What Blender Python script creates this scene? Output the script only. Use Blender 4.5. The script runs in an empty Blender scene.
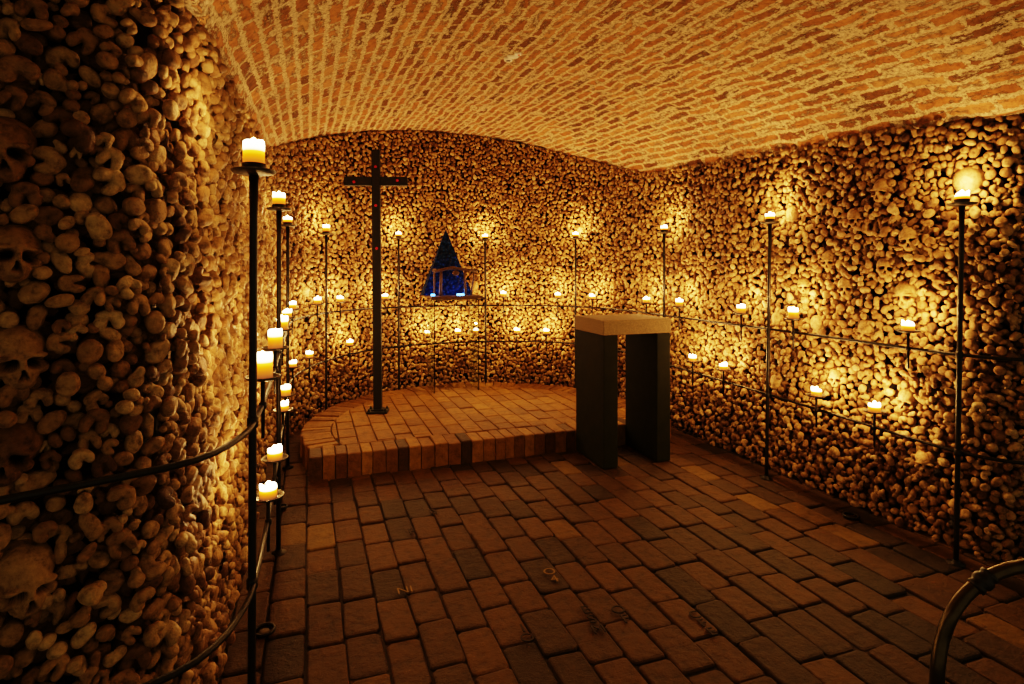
import bpy, bmesh, math, random
import numpy as np
from mathutils import Vector, Matrix

random.seed(7)
rng = np.random.default_rng(11)
scene = bpy.context.scene
COL = scene.collection

# ------------------------------------------------------------------ camera
F_PX, HORIZON, EYE, YAW = 575.0, 268.0, 1.6, math.radians(19.5)
SN, CS = math.sin(YAW), math.cos(YAW)
cam_data = bpy.data.cameras.new('camera')
cam = bpy.data.objects.new('camera', cam_data)
COL.objects.link(cam)
cam.location = (0, 0, EYE)
cam.rotation_euler = (math.pi / 2, 0, -YAW)
cam_data.sensor_width = 36.0
cam_data.lens = F_PX / 1024 * 36.0
cam_data.shift_y = -(342.0 - HORIZON) / 1024
cam_data.clip_start = 0.05
scene.camera = cam


def proj(x, y, z):
    l = x * CS - y * SN
    d = x * SN + y * CS
    return 512 + F_PX * l / d, HORIZON - F_PX * (z - EYE) / d, d


def at_depth(px, py, d):
    l = (px - 512) / F_PX * d
    return l * CS + d * SN, -l * SN + d * CS, EYE - (py - HORIZON) / F_PX * d


def on_level(px, py, z):
    return at_depth(px, py, F_PX * (EYE - z) / (py - HORIZON))


# ------------------------------------------------------------------ materials
def new_mat(name):
    m = bpy.data.materials.new(name)
    m.use_nodes = True
    nt = m.node_tree
    b = nt.nodes['Principled BSDF']
    return m, nt, b


def nd(nt, t, **kw):
    n = nt.nodes.new(t)
    for k, v in kw.items():
        if k in n.inputs:
            n.inputs[k].default_value = v
        else:
            setattr(n, k, v)
    return n


def ramp(nt, stops):
    n = nt.nodes.new('ShaderNodeValToRGB')
    e = n.color_ramp.elements
    while len(e) < len(stops):
        e.new(0.5)
    for i, (p, c) in enumerate(stops):
        e[i].position = p
        e[i].color = (c[0], c[1], c[2], 1)
    return n


def mixc(nt, blend='MIX', fac=None):
    n = nt.nodes.new('ShaderNodeMix')
    n.data_type = 'RGBA'
    n.blend_type = blend
    n.clamp_factor = True
    if fac is not None:
        n.inputs[0].default_value = fac
    return n   # inputs: 0 fac, 6 A, 7 B ; output 2


def plain(name, col, rough=0.5, metal=0.0, bump=0.0, bscale=60, vary=0.0):
    m, nt, b = new_mat(name)
    b.inputs['Base Color'].default_value = (*col, 1)
    b.inputs['Roughness'].default_value = rough
    b.inputs['Metallic'].default_value = metal
    L = nt.links
    tc = nd(nt, 'ShaderNodeTexCoord')
    if bump or vary:
        nz = nd(nt, 'ShaderNodeTexNoise', Scale=bscale, Detail=6.0, Roughness=0.65)
        L.new(tc.outputs['Object'], nz.inputs['Vector'])
    if vary:
        r = ramp(nt, [(0.25, [c * (1 - vary) for c in col]), (0.75, [min(1, c * (1 + vary)) for c in col])])
        L.new(nz.outputs['Fac'], r.inputs[0])
        L.new(r.outputs[0], b.inputs['Base Color'])
    if bump:
        bp = nd(nt, 'ShaderNodeBump', Strength=bump, Distance=0.01)
        L.new(nz.outputs['Fac'], bp.inputs['Height'])
        L.new(bp.outputs[0], b.inputs['Normal'])
    return m


def bone_material(name='bone'):
    m, nt, b = new_mat(name)
    L = nt.links
    at = nd(nt, 'ShaderNodeAttribute', attribute_name='tone')
    geo = nd(nt, 'ShaderNodeNewGeometry')
    base = ramp(nt, [(0.0, (0.012, 0.006, 0.003)), (0.10, (0.13, 0.06, 0.022)), (0.35, (0.33, 0.18, 0.07)), (0.68, (0.50, 0.32, 0.14)), (1.0, (0.66, 0.48, 0.25))])
    L.new(at.outputs['Fac'], base.inputs[0])
    nz = nd(nt, 'ShaderNodeTexNoise', Scale=42.0, Detail=7.0, Roughness=0.68)
    L.new(geo.outputs['Position'], nz.inputs['Vector'])
    mot = ramp(nt, [(0.30, (0.28, 0.22, 0.17)), (0.48, (0.85, 0.8, 0.74)), (0.70, (1.25, 1.22, 1.15))])
    L.new(nz.outputs['Fac'], mot.inputs[0])
    mx = mixc(nt, 'MULTIPLY', 1.0)
    L.new(base.outputs[0], mx.inputs[6])
    L.new(mot.outputs[0], mx.inputs[7])
    L.new(mx.outputs[2], b.inputs['Base Color'])
    b.inputs['Roughness'].default_value = 0.5
    b.inputs['Specular IOR Level'].default_value = 0.35
    nz2 = nd(nt, 'ShaderNodeTexNoise', Scale=190.0, Detail=5.0, Roughness=0.7)
    L.new(geo.outputs['Position'], nz2.inputs['Vector'])
    bp = nd(nt, 'ShaderNodeBump', Strength=0.7, Distance=0.005)
    L.new(nz2.outputs['Fac'], bp.inputs['Height'])
    bp2 = nd(nt, 'ShaderNodeBump', Strength=0.8, Distance=0.012)
    L.new(nz.outputs['Fac'], bp2.inputs['Height'])
    L.new(bp.outputs[0], bp2.inputs['Normal'])
    L.new(bp2.outputs[0], b.inputs['Normal'])
    return m


def brick_material(name, cols):
    """per-brick tone in attribute 'tone'"""
    m, nt, b = new_mat(name)
    L = nt.links
    at = nd(nt, 'ShaderNodeAttribute', attribute_name='tone')
    geo = nd(nt, 'ShaderNodeNewGeometry')
    n = len(cols)
    r = ramp(nt, [(i / (n - 1), c) for i, c in enumerate(cols)])
    L.new(at.outputs['Fac'], r.inputs[0])
    nz = nd(nt, 'ShaderNodeTexNoise', Scale=16.0, Detail=9.0, Roughness=0.7)
    L.new(geo.outputs['Position'], nz.inputs['Vector'])
    mot = ramp(nt, [(0.25, (0.35, 0.3, 0.27)), (0.5, (0.95, 0.92, 0.9)), (0.78, (1.35, 1.3, 1.2))])
    L.new(nz.outputs['Fac'], mot.inputs[0])
    mx = mixc(nt, 'MULTIPLY', 1.0)
    L.new(r.outputs[0], mx.inputs[6])
    L.new(mot.outputs[0], mx.inputs[7])
    # grains of lime and grit
    vz = nd(nt, 'ShaderNodeTexNoise', Scale=120.0, Detail=3.0, Roughness=0.6)
    L.new(geo.outputs['Position'], vz.inputs['Vector'])
    gr = ramp(nt, [(0.66, (0, 0, 0)), (0.76, (1, 1, 1))])
    L.new(vz.outputs['Fac'], gr.inputs[0])
    mx2 = mixc(nt, 'MIX')
    mth = nd(nt, 'ShaderNodeMath', operation='MULTIPLY')
    mth.inputs[1].default_value = 0.4
    L.new(gr.outputs[0], mth.inputs[0])
    L.new(mth.outputs[0], mx2.inputs[0])
    L.new(mx.outputs[2], mx2.inputs[6])
    mx2.inputs[7].default_value = (0.34, 0.22, 0.09, 1)
    L.new(mx2.outputs[2], b.inputs['Base Color'])
    b.inputs['Roughness'].default_value = 0.62
    b.inputs['Specular IOR Level'].default_value = 0.3
    bp = nd(nt, 'ShaderNodeBump', Strength=0.9, Distance=0.02)
    L.new(nz.outputs['Fac'], bp.inputs['Height'])
    bp2 = nd(nt, 'ShaderNodeBump', Strength=0.4, Distance=0.004)
    L.new(vz.outputs['Fac'], bp2.inputs['Height'])
    L.new(bp.outputs[0], bp2.inputs['Normal'])
    L.new(bp2.outputs[0], b.inputs['Normal'])
    return m


def vault_material():
    m, nt, b = new_mat('vault_brick')
    L = nt.links
    uv = nd(nt, 'ShaderNodeUVMap', uv_map='UVMap')
    n1 = nd(nt, 'ShaderNodeTexNoise', Scale=5.0, Detail=5.0, Roughness=0.6)
    L.new(uv.outputs[0], n1.inputs['Vector'])
    sub = nd(nt, 'ShaderNodeVectorMath', operation='SUBTRACT')
    sub.inputs[1].default_value = (0.5, 0.5, 0.5)
    L.new(n1.outputs['Color'], sub.inputs[0])
    scl = nd(nt, 'ShaderNodeVectorMath', operation='MULTIPLY')
    scl.inputs[1].default_value = (0.10, 0.035, 0)
    L.new(sub.outputs[0], scl.inputs[0])
    n2 = nd(nt, 'ShaderNodeTexNoise', Scale=38.0, Detail=4.0, Roughness=0.6)
    L.new(uv.outputs[0], n2.inputs['Vector'])
    sub2 = nd(nt, 'ShaderNodeVectorMath', operation='SUBTRACT')
    sub2.inputs[1].default_value = (0.5, 0.5, 0.5)
    L.new(n2.outputs['Color'], sub2.inputs[0])
    scl2 = nd(nt, 'ShaderNodeVectorMath', operation='MULTIPLY')
    scl2.inputs[1].default_value = (0.065, 0.045, 0)
    L.new(sub2.outputs[0], scl2.inputs[0])
    a1 = nd(nt, 'ShaderNodeVectorMath', operation='ADD')
    L.new(uv.outputs[0], a1.inputs[0]); L.new(scl.outputs[0], a1.inputs[1])
    a2 = nd(nt, 'ShaderNodeVectorMath', operation='ADD')
    L.new(a1.outputs[0], a2.inputs[0]); L.new(scl2.outputs[0], a2.inputs[1])
    br = nd(nt, 'ShaderNodeTexBrick')
    br.offset = 0.5
    br.inputs['Scale'].default_value = 1.0
    br.inputs['Brick Width'].default_value = 0.27
    br.inputs['Row Height'].default_value = 0.082
    br.inputs['Mortar Size'].default_value = 0.0145
    br.inputs['Mortar Smooth'].default_value = 0.15
    br.inputs['Bias'].default_value = 0.0
    br.inputs['Color1'].default_value = (0, 0, 0, 1)
    br.inputs['Color2'].default_value = (1, 1, 1, 1)
    br.inputs['Mortar'].default_value = (0.5, 0.5, 0.5, 1)
    L.new(a2.outputs[0], br.inputs['Vector'])
    bc = ramp(nt, [(0.0, (0.16, 0.07, 0.03)), (0.35, (0.33, 0.14, 0.05)), (0.7, (0.45, 0.205, 0.075)), (1.0, (0.48, 0.27, 0.12))])
    L.new(br.outputs['Color'], bc.inputs[0])
    # fine mottling of the brick faces
    n3 = nd(nt, 'ShaderNodeTexNoise', Scale=26.0, Detail=8.0, Roughness=0.7)
    L.new(uv.outputs[0], n3.inputs['Vector'])
    mot = ramp(nt, [(0.32, (0.4, 0.35, 0.3)), (0.52, (0.95, 0.95, 0.95)), (0.72, (1.3, 1.3, 1.25))])
    L.new(n3.outputs['Fac'], mot.inputs[0])
    mb = mixc(nt, 'MULTIPLY', 1.0)
    L.new(bc.outputs[0], mb.inputs[6]); L.new(mot.outputs[0], mb.inputs[7])
    # mortar smeared over part of the bricks
    n4 = nd(nt, 'ShaderNodeTexNoise', Scale=4.5, Detail=10.0, Roughness=0.78)
    mp = nd(nt, 'ShaderNodeMapping')
    mp.inputs['Scale'].default_value = (1.0, 2.2, 1)
    L.new(uv.outputs[0], mp.inputs[0]); L.new(mp.outputs[0], n4.inputs['Vector'])
    sm = ramp(nt, [(0.515, (0, 0, 0)), (0.55, (1, 1, 1))])
    L.new(n4.outputs['Fac'], sm.inputs[0])
    mxm = nd(nt, 'ShaderNodeMath', operation='MAXIMUM')
    L.new(br.outputs['Fac'], mxm.inputs[0]); L.new(sm.outputs[0], mxm.inputs[1])
    n5 = nd(nt, 'ShaderNodeTexNoise', Scale=48.0, Detail=7.0, Roughness=0.75)
    L.new(uv.outputs[0], n5.inputs['Vector'])
    mc = ramp(nt, [(0.38, (0.04, 0.022, 0.01)), (0.44, (0.55, 0.39, 0.23)), (0.6, (0.90, 0.73, 0.5))])
    L.new(n5.outputs['Fac'], mc.inputs[0])
    fin = mixc(nt, 'MIX')
    L.new(mxm.outputs[0], fin.inputs[0]); L.new(mb.outputs[2], fin.inputs[6]); L.new(mc.outputs[0], fin.inputs[7])
    L.new(fin.outputs[2], b.inputs['Base Color'])
    b.inputs['Roughness'].default_value = 0.85
    b.inputs['Specular IOR Level'].default_value = 0.15
    # relief
    h1 = nd(nt, 'ShaderNodeMath', operation='MULTIPLY')      # pitted mortar
    L.new(n5.outputs['Fac'], h1.inputs[0]); L.new(mxm.outputs[0], h1.inputs[1])
    bpa = nd(nt, 'ShaderNodeBump', Strength=1.0, Distance=0.02)
    L.new(h1.outputs[0], bpa.inputs['Height'])
    inv = nd(nt, 'ShaderNodeMath', operation='SUBTRACT')
    inv.inputs[0].default_value = 1.0
    L.new(br.outputs['Fac'], inv.inputs[1])
    add = nd(nt, 'ShaderNodeMath', operation='MULTIPLY_ADD')
    L.new(n3.outputs['Fac'], add.inputs[0]); add.inputs[1].default_value = 0.5
    L.new(inv.outputs[0], add.inputs[2])
    bpb = nd(nt, 'ShaderNodeBump', Strength=0.55, Distance=0.012)
    L.new(add.outputs[0], bpb.inputs['Height']); L.new(bpa.outputs[0], bpb.inputs['Normal'])
    L.new(bpb.outputs[0], b.inputs['Normal'])
    return m


def wax_material(name, h, top_gain):
    m, nt, b = new_mat(name)
    L = nt.links
    tc = nd(nt, 'ShaderNodeTexCoord')
    sp = nd(nt, 'ShaderNodeSeparateXYZ')
    L.new(tc.outputs['Object'], sp.inputs[0])
    mr = nd(nt, 'ShaderNodeMapRange')
    mr.inputs['From Min'].default_value = 0.0
    mr.inputs['From Max'].default_value = h
    L.new(sp.outputs['Z'], mr.inputs['Value'])
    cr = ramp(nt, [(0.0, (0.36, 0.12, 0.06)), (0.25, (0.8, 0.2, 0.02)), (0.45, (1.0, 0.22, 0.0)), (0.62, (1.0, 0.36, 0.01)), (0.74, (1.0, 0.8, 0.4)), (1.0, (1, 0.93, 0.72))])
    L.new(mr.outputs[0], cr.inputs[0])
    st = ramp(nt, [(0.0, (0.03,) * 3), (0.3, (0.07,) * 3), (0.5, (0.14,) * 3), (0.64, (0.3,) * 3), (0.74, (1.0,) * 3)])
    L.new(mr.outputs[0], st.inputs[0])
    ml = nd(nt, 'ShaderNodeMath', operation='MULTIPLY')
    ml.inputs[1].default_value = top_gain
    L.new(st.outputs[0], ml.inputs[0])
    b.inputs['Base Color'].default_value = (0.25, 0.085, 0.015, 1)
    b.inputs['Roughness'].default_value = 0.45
    L.new(cr.outputs[0], b.inputs['Emission Color'])  # flame light shining through the wax is painted on as emission
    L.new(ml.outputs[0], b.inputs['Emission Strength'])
    return m


def emit(name, col, strength):
    m, nt, b = new_mat(name)
    b.inputs['Base Color'].default_value = (*col, 1)
    b.inputs['Emission Color'].default_value = (*col, 1)
    b.inputs['Emission Strength'].default_value = strength
    return m


M_BONE = bone_material()
M_IRON = plain('black_iron', (0.022, 0.019, 0.016), 0.42, 0.55, 0.25, 90, 0.35)
M_RAILING = plain('worn_brass_railing', (0.07, 0.055, 0.03), 0.3, 0.8, 0.12, 40, 0.3)
M_DISH = plain('dish_iron', (0.09, 0.075, 0.055), 0.4, 0.6, 0.2, 70, 0.3)
M_EARTH = plain('dark_earth', (0.018, 0.012, 0.007), 0.95, 0, 0.5, 30, 0.4)
M_MORTAR = plain('floor_mortar', (0.035, 0.022, 0.012), 0.95, 0, 0.6, 60, 0.4)
M_FLOOR = brick_material('floor_brick', [(0.022, 0.012, 0.0016), (0.05, 0.023, 0.002), (0.08, 0.036, 0.0028), (0.102, 0.049, 0.004), (0.16, 0.095, 0.015)])
M_PLAT = brick_material('platform_brick', [(0.05, 0.025, 0.008), (0.13, 0.056, 0.009), (0.20, 0.094, 0.014), (0.25, 0.127, 0.02), (0.33, 0.19, 0.045)])
M_VAULT = vault_material()
M_FLAME = emit('flame', (1.0, 0.72, 0.32), 45)
M_WICK = plain('wick', (0.02, 0.015, 0.01), 0.9)
M_SLATE = plain('dark_green_slab', (0.017, 0.018, 0.008), 0.75, 0, 0.15, 12, 0.3)
M_SLATE.node_tree.nodes['Principled BSDF'].inputs['Specular IOR Level'].default_value = 0.15
M_STONE = plain('altar_stone', (0.24, 0.165, 0.08), 0.8, 0, 0.4, 130, 0.45)
M_CROSS = plain('cross_iron', (0.005, 0.004, 0.003), 0.7, 0.0, 0.25, 50, 0.4)
M_RED = emit('red_stud', (0.40, 0.003, 0.015), 0.28)  # slight glow added to the red so the studs show
M_WOOD = plain('stable_wood', (0.085, 0.04, 0.014), 0.7, 0, 0.4, 30, 0.5)
M_WHITE = plain('white_plastic', (0.9, 0.88, 0.85), 0.35)
M_LENS = plain('grey_lens', (0.06, 0.06, 0.06), 0.2)
M_REDST = plain('red_sticker', (0.75, 0.05, 0.02), 0.5)
M_STAMPD = plain('stamp_dark', (0.022, 0.012, 0.007), 0.8)
M_STAMPL = plain('stamp_light', (0.17, 0.11, 0.035), 0.8)
M_BLUE = emit('blue_light', (0.10, 0.42, 1.0), 7)

m_, nt_, b_ = new_mat('clear_glass')
b_.inputs['Base Color'].default_value = (0.82, 0.95, 0.86, 1)
b_.inputs['Roughness'].default_value = 0.02
b_.inputs['IOR'].default_value = 1.45
b_.inputs['Transmission Weight'].default_value = 1.0
M_GLASS = m_
m_, nt_, b_ = new_mat('starry_blue_foil')
L_ = nt_.links
tc_ = nd(nt_, 'ShaderNodeTexCoord')
vo_ = nd(nt_, 'ShaderNodeTexVoronoi', Scale=26.0)
L_.new(tc_.outputs['Object'], vo_.inputs['Vector'])
cr_ = ramp(nt_, [(0.0, (0.02, 0.09, 0.34)), (0.25, (0.004, 0.022, 0.10)), (0.7, (0.001, 0.006, 0.035))])
L_.new(vo_.outputs['Distance'], cr_.inputs[0])
L_.new(cr_.outputs[0], b_.inputs['Base Color'])
b_.inputs['Roughness'].default_value = 0.5
b_.inputs['Specular IOR Level'].default_value = 0.12
bp_ = nd(nt_, 'ShaderNodeBump', Strength=0.9, Distance=0.02)
L_.new(vo_.outputs['Distance'], bp_.inputs['Height'])
L_.new(bp_.outputs[0], b_.inputs['Normal'])
M_FOIL = m_


# ------------------------------------------------------------------ mesh helpers
def mesh_np(name, verts, faces_list, tone=None, smooth=True, mats=(), mat_idx=None):
    """faces_list: list of int arrays (n,k)"""
    me = bpy.data.meshes.new(name)
    nv = len(verts)
    me.vertices.add(nv)
    me.vertices.foreach_set('co', np.asarray(verts, dtype=np.float32).ravel())
    loops = np.concatenate([f.ravel() for f in faces_list]).astype(np.int32)
    counts = np.concatenate([np.full(len(f), f.shape[1], np.int32) for f in faces_list])
    starts = np.concatenate([[0], np.cumsum(counts)[:-1]]).astype(np.int32)
    me.loops.add(len(loops))
    me.loops.foreach_set('vertex_index', loops)
    me.polygons.add(len(counts))
    me.polygons.foreach_set('loop_start', starts)
    me.polygons.foreach_set('use_smooth', np.full(len(counts), smooth, bool))
    if mat_idx is not None:
        me.polygons.foreach_set('material_index', np.asarray(mat_idx, np.int32))
    if tone is not None:
        a = me.attributes.new('tone', 'FLOAT', 'POINT')
        a.data.foreach_set('value', np.asarray(tone, np.float32))
    for m in mats:
        me.materials.append(m)
    me.update(calc_edges=True)
    me.validate()
    return me


def link(name, me, parent=None, loc=None, rot=None):
    o = bpy.data.objects.new(name, me)
    COL.objects.link(o)
    if parent is not None:
        o.parent = parent
    if loc is not None:
        o.location = loc
    if rot is not None:
        o.rotation_euler = rot
    return o


def bm_mesh(name, bm, mat, smooth=False):
    bmesh.ops.recalc_face_normals(bm, faces=bm.faces)
    me = bpy.data.meshes.new(name)
    bm.to_mesh(me)
    bm.free()
    me.materials.append(mat)
    if smooth:
        for p in me.polygons:
            p.use_smooth = True
    return me


def tag(o, label, cat, group=None):
    o['label'] = label
    o['category'] = cat
    if group:
        o['group'] = group
    return o


def empty(name, loc, label, cat, group=None, rz=0.0):
    o = bpy.data.objects.new(name, None)
    o.empty_display_size = 0.05
    COL.objects.link(o)
    o.location = loc
    o.rotation_euler = (0, 0, rz)
    return tag(o, label, cat, group)


def add_box(bm, c, s, bevel=0.0, rot=None, seg=2):
    r = bmesh.ops.create_cube(bm, size=1.0)
    vs = r['verts']
    bmesh.ops.scale(bm, vec=s, verts=vs)
    if bevel:
        es = list({e for v in vs for e in v.link_edges})
        rr = bmesh.ops.bevel(bm, geom=es, offset=bevel, segments=seg, affect='EDGES', profile=0.5)
        vs = list({v for f in rr['faces'] for v in f.verts} | {v for v in vs if v.is_valid})
    if rot is not None:
        bmesh.ops.rotate(bm, cent=(0, 0, 0), matrix=rot, verts=vs)
    bmesh.ops.translate(bm, vec=c, verts=vs)
    return vs


def add_lathe(bm, prof, seg=24, c=(0, 0, 0), wob=None):
    rings = []
    for (r, z) in prof:
        ring = []
        if r < 1e-5:
            ring = [bm.verts.new((c[0], c[1], c[2] + z))]
        else:
            for k in range(seg):
                a = 2 * math.pi * k / seg
                dz = wob(a, r, z) if wob else 0
                ring.append(bm.verts.new((c[0] + r * math.cos(a), c[1] + r * math.sin(a), c[2] + z + dz)))
        rings.append(ring)
    for a, b in zip(rings, rings[1:]):
        for k in range(seg):
            k2 = (k + 1) % seg
            if len(a) == 1 and len(b) == 1:
                continue
            if len(a) == 1:
                bm.faces.new((a[0], b[k], b[k2]))
            elif len(b) == 1:
                bm.faces.new((a[k], a[k2], b[0]))
            else:
                bm.faces.new((a[k], a[k2], b[k2], b[k]))


def add_tube(bm, pts, radii, seg=12, cap=True):
    pts = [Vector(p) for p in pts]
    if not hasattr(radii, '__len__'):
        radii = [radii] * len(pts)
    up = None
    rings = []
    for i, p in enumerate(pts):
        t = (pts[min(i + 1, len(pts) - 1)] - pts[max(i - 1, 0)]).normalized()
        if up is None:
            up = Vector((0, 0, 1)) if abs(t.z) < 0.9 else Vector((1, 0, 0))
        u = t.cross(up).normalized()
        up = u.cross(t).normalized()
        rings.append([bm.verts.new(p + radii[i] * (math.cos(2 * math.pi * k / seg) * u + math.sin(2 * math.pi * k / seg) * up)) for k in range(seg)])
    for a, b in zip(rings, rings[1:]):
        for k in range(seg):
            k2 = (k + 1) % seg
            bm.faces.new((a[k], a[k2], b[k2], b[k]))
    if cap:
        bm.faces.new(rings[0][::-1])
        bm.faces.new(rings[-1])


# ------------------------------------------------------------------ plan of the crypt
CX, CY, RR = 1.577, 5.2, 1.733        # middle line, start and radius (rail) of the round end


def smooth_poly(P, sigma_n):
    k = np.arange(-3 * sigma_n, 3 * sigma_n + 1)
    w = np.exp(-0.5 * (k / sigma_n) ** 2); w /= w.sum()
    pad = 3 * sigma_n
    out = []
    for j in range(2):
        a = P[:, j]
        d0, d1 = a[1] - a[0], a[-1] - a[-2]
        ext = np.concatenate([a[0] + d0 * np.arange(-pad, 0), a, a[-1] + d1 * np.arange(1, pad + 1)])
        out.append(np.convolve(ext, w, 'valid'))
    return np.stack(out, 1)


def resample(P, step):
    d = np.concatenate([[0], np.cumsum(np.hypot(*np.diff(P, axis=0).T))])
    s = np.arange(0, d[-1], step)
    return np.stack([np.interp(s, d, P[:, 0]), np.interp(s, d, P[:, 1])], 1)


key = [(-1.6, 1.14), (-0.62, 1.53), (-0.43, 1.605), (-0.29, 1.665), (-0.218, 1.77), (-0.172, 1.95), (-0.16, 2.2), (-0.155, 2.6)]
key += [(CX + RR * math.cos(a), CY + RR * math.sin(a)) for a in np.linspace(math.pi, 0, 60)]
key += [(3.31, 2.4), (3.325, 2.145), (3.37, 1.99), (3.46, 1.89), (3.62, 1.83), (4.3, 1.66), (4.9, 1.5)]
RAIL = smooth_poly(resample(np.array(key), 0.01), 4)


def normals(P):
    t = np.gradient(P, axis=0)
    t /= np.hypot(t[:, 0], t[:, 1])[:, None]
    return np.stack([t[:, 1], -t[:, 0]], 1)     # towards the room (path runs left to right)


WALL = resample(smooth_poly(resample(RAIL - normals(RAIL) * np.where((RAIL[:, 0] < CX) & (RAIL[:, 1] < CY), .19, .165)[:, None], 0.01), 9), 0.01)
WN = normals(WALL)
WS = np.arange(len(WALL)) * 0.01
SPAN = 1.91


def vault_z(x, y):
    x = np.asarray(x, float); y = np.asarray(y, float)
    spring = 2.43 + 0.05 * (y - 2.0)
    dx = np.minimum(np.abs(x - CX) / SPAN, 1.0)
    el = 0.63 * np.sqrt(1 - dx ** 2)
    Rb = (SPAN ** 2 + 0.63 ** 2) / (2 * 0.63)
    ar = 0.63 - (Rb - np.sqrt(Rb ** 2 - (dx * SPAN) ** 2))
    return spring + 0.5 * (el + ar)


WTOP = vault_z(WALL[:, 0], WALL[:, 1])


def wall_at(s):
    i = np.clip(np.asarray(s) / 0.01, 0, len(WALL) - 1.001)
    i0 = i.astype(int); f = (i - i0)[..., None]
    P = WALL[i0] * (1 - f) + WALL[i0 + 1] * f
    N = WN[i0] * (1 - f) + WN[i0 + 1] * f
    N /= np.hypot(N[..., 0], N[..., 1])[..., None]
    return P, N


def wall_from_px(px, py):
    """(s, z) where the sight line of a picture point meets the bone wall"""
    r = (px - 512) / F_PX
    d = np.array([r * CS + SN, -r * SN + CS])
    c = d[0] * WALL[:, 1] - d[1] * WALL[:, 0]
    idx = np.where(c[:-1] * c[1:] <= 0)[0]
    best = None
    for i in idx:
        t = WALL[i] @ d / (d @ d)
        if t > 0.5 and (best is None or t < best[0]):
            best = (t, WS[i])
    if best is None:
        i = int(np.argmin(np.abs(c) + (WALL @ d < 0.5) * 9))
        best = (WALL[i] @ d / (d @ d), WS[i])
    return best[1], EYE - (py - HORIZON) / F_PX * best[0]


def struct(name, me):
    o = link(name, me)
    o['kind'] = 'structure'
    return o


# back of the bone packing
bk = resample(WALL - WN * 0.17, 0.05)
bt = vault_z(bk[:, 0], bk[:, 1]) + 0.06
i_l = int(np.argmax(bk[:, 1] > CY))
i_r = len(bk) - int(np.argmax(bk[::-1, 1] > CY))
for nm, a, b in (('wall_left', 0, i_l + 1), ('wall_back', i_l, i_r + 1), ('wall_right', i_r, len(bk))):
    P = bk[a:b]; T = bt[a:b]; n = len(P)
    V = np.concatenate([np.c_[P, np.full(n, -0.05)], np.c_[P, T]])
    i = np.arange(n - 1)
    struct(nm, mesh_np(nm, V, [np.stack([i, i + 1, n + i + 1, n + i], 1)], smooth=True, mats=[M_EARTH]))

# vault
gx = np.linspace(-2.0, 5.3, 220)
gy = np.linspace(-0.8, 7.45, 200)
X, Y = np.meshgrid(gx, gy)
Z = vault_z(X, Y)
rough = np.zeros_like(Z)
for k in range(40):
    fx, fy = rng.normal(0, 9, 2); ph = rng.uniform(0, 6.28)
    rough += np.sin(fx * X + fy * Y + ph) * 0.0016
Z += rough
arc = np.concatenate([[0], np.cumsum(np.hypot(np.diff(gx), np.diff(vault_z(gx, 2.0))))])
V = np.stack([X, Y, Z], -1).reshape(-1, 3)
nx, ny = len(gx), len(gy)
ii, jj = np.meshgrid(np.arange(nx - 1), np.arange(ny - 1))
q = (jj * nx + ii).ravel()
me = mesh_np('ceiling', V, [np.stack([q, q + nx, q + nx + 1, q + 1], 1)], mats=[M_VAULT])
uvl = me.uv_layers.new(name='UVMap')
UV = np.stack([Y, np.broadcast_to(arc, X.shape)], -1).reshape(-1, 2)
li = np.empty(len(me.loops), np.int32); me.loops.foreach_get('vertex_index', li)
uvl.data.foreach_set('uv', UV[li].astype(np.float32).ravel())
struct('ceiling', me)


# ------------------------------------------------------------------ brick floor and platform
class Bricks:
    def __init__(s):
        s.V, s.F, s.T, s.M, s.n = [], [], [], [], 0

    def prism(s, poly, z0, z1, bev, tone, mi=0, tilt=(0, 0), taper=None):
        """rounded-edged brick from a convex polygon"""
        P = np.array(poly, float); n = len(P)
        c = P.mean(0)
        d = P - c
        ln = np.maximum(np.hypot(d[:, 0], d[:, 1])[:, None], 1e-6)
        lv = [(1.0, z0, 0), (1.0, z1 - bev, 0), (1.0, z1 - bev * 0.3, bev * 0.45), (1.0, z1, bev * 1.4)]
        base = s.n
        for (_, z, ins) in lv:
            Q = c + d * np.maximum(0.15, 1 - ins * 1.35 / ln)
            zz = np.full(n, z)
            if z > z0:
                zz = zz + (Q - c) @ np.array(tilt)
            s.V.append(np.c_[Q, zz]); s.T.append(np.full(n, tone)); s.n += n
        for k in range(3):
            for i in range(n):
                j = (i + 1) % n
                s.F.append((base + k * n + i, base + k * n + j, base + (k + 1) * n + j, base + (k + 1) * n + i)); s.M.append(mi)
        s.F.append(tuple(base + 3 * n + i for i in range(n))); s.M.append(mi)

    def quad(s, pts, tone, mi):
        b = s.n
        s.V.append(np.array(pts, float)); s.T.append(np.full(len(pts), tone)); s.n += len(pts)
        s.F.append(tuple(range(b, b + len(pts)))); s.M.append(mi)

    def build(s, name, mats):
        me = bpy.data.meshes.new(name)
        me.from_pydata(np.concatenate(s.V).tolist(), [], s.F)
        a = me.attributes.new('tone', 'FLOAT', 'POINT')
        a.data.foreach_set('value', np.concatenate(s.T).astype(np.float32))
        for m in mats: me.materials.append(m)
        me.polygons.foreach_set('material_index', np.array(s.M, np.int32))
        bm = bmesh.new(); bm.from_mesh(me)
        bmesh.ops.recalc_face_normals(bm, faces=bm.faces)
        bm.to_mesh(me); bm.free()
        me.update()
        return me


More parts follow.
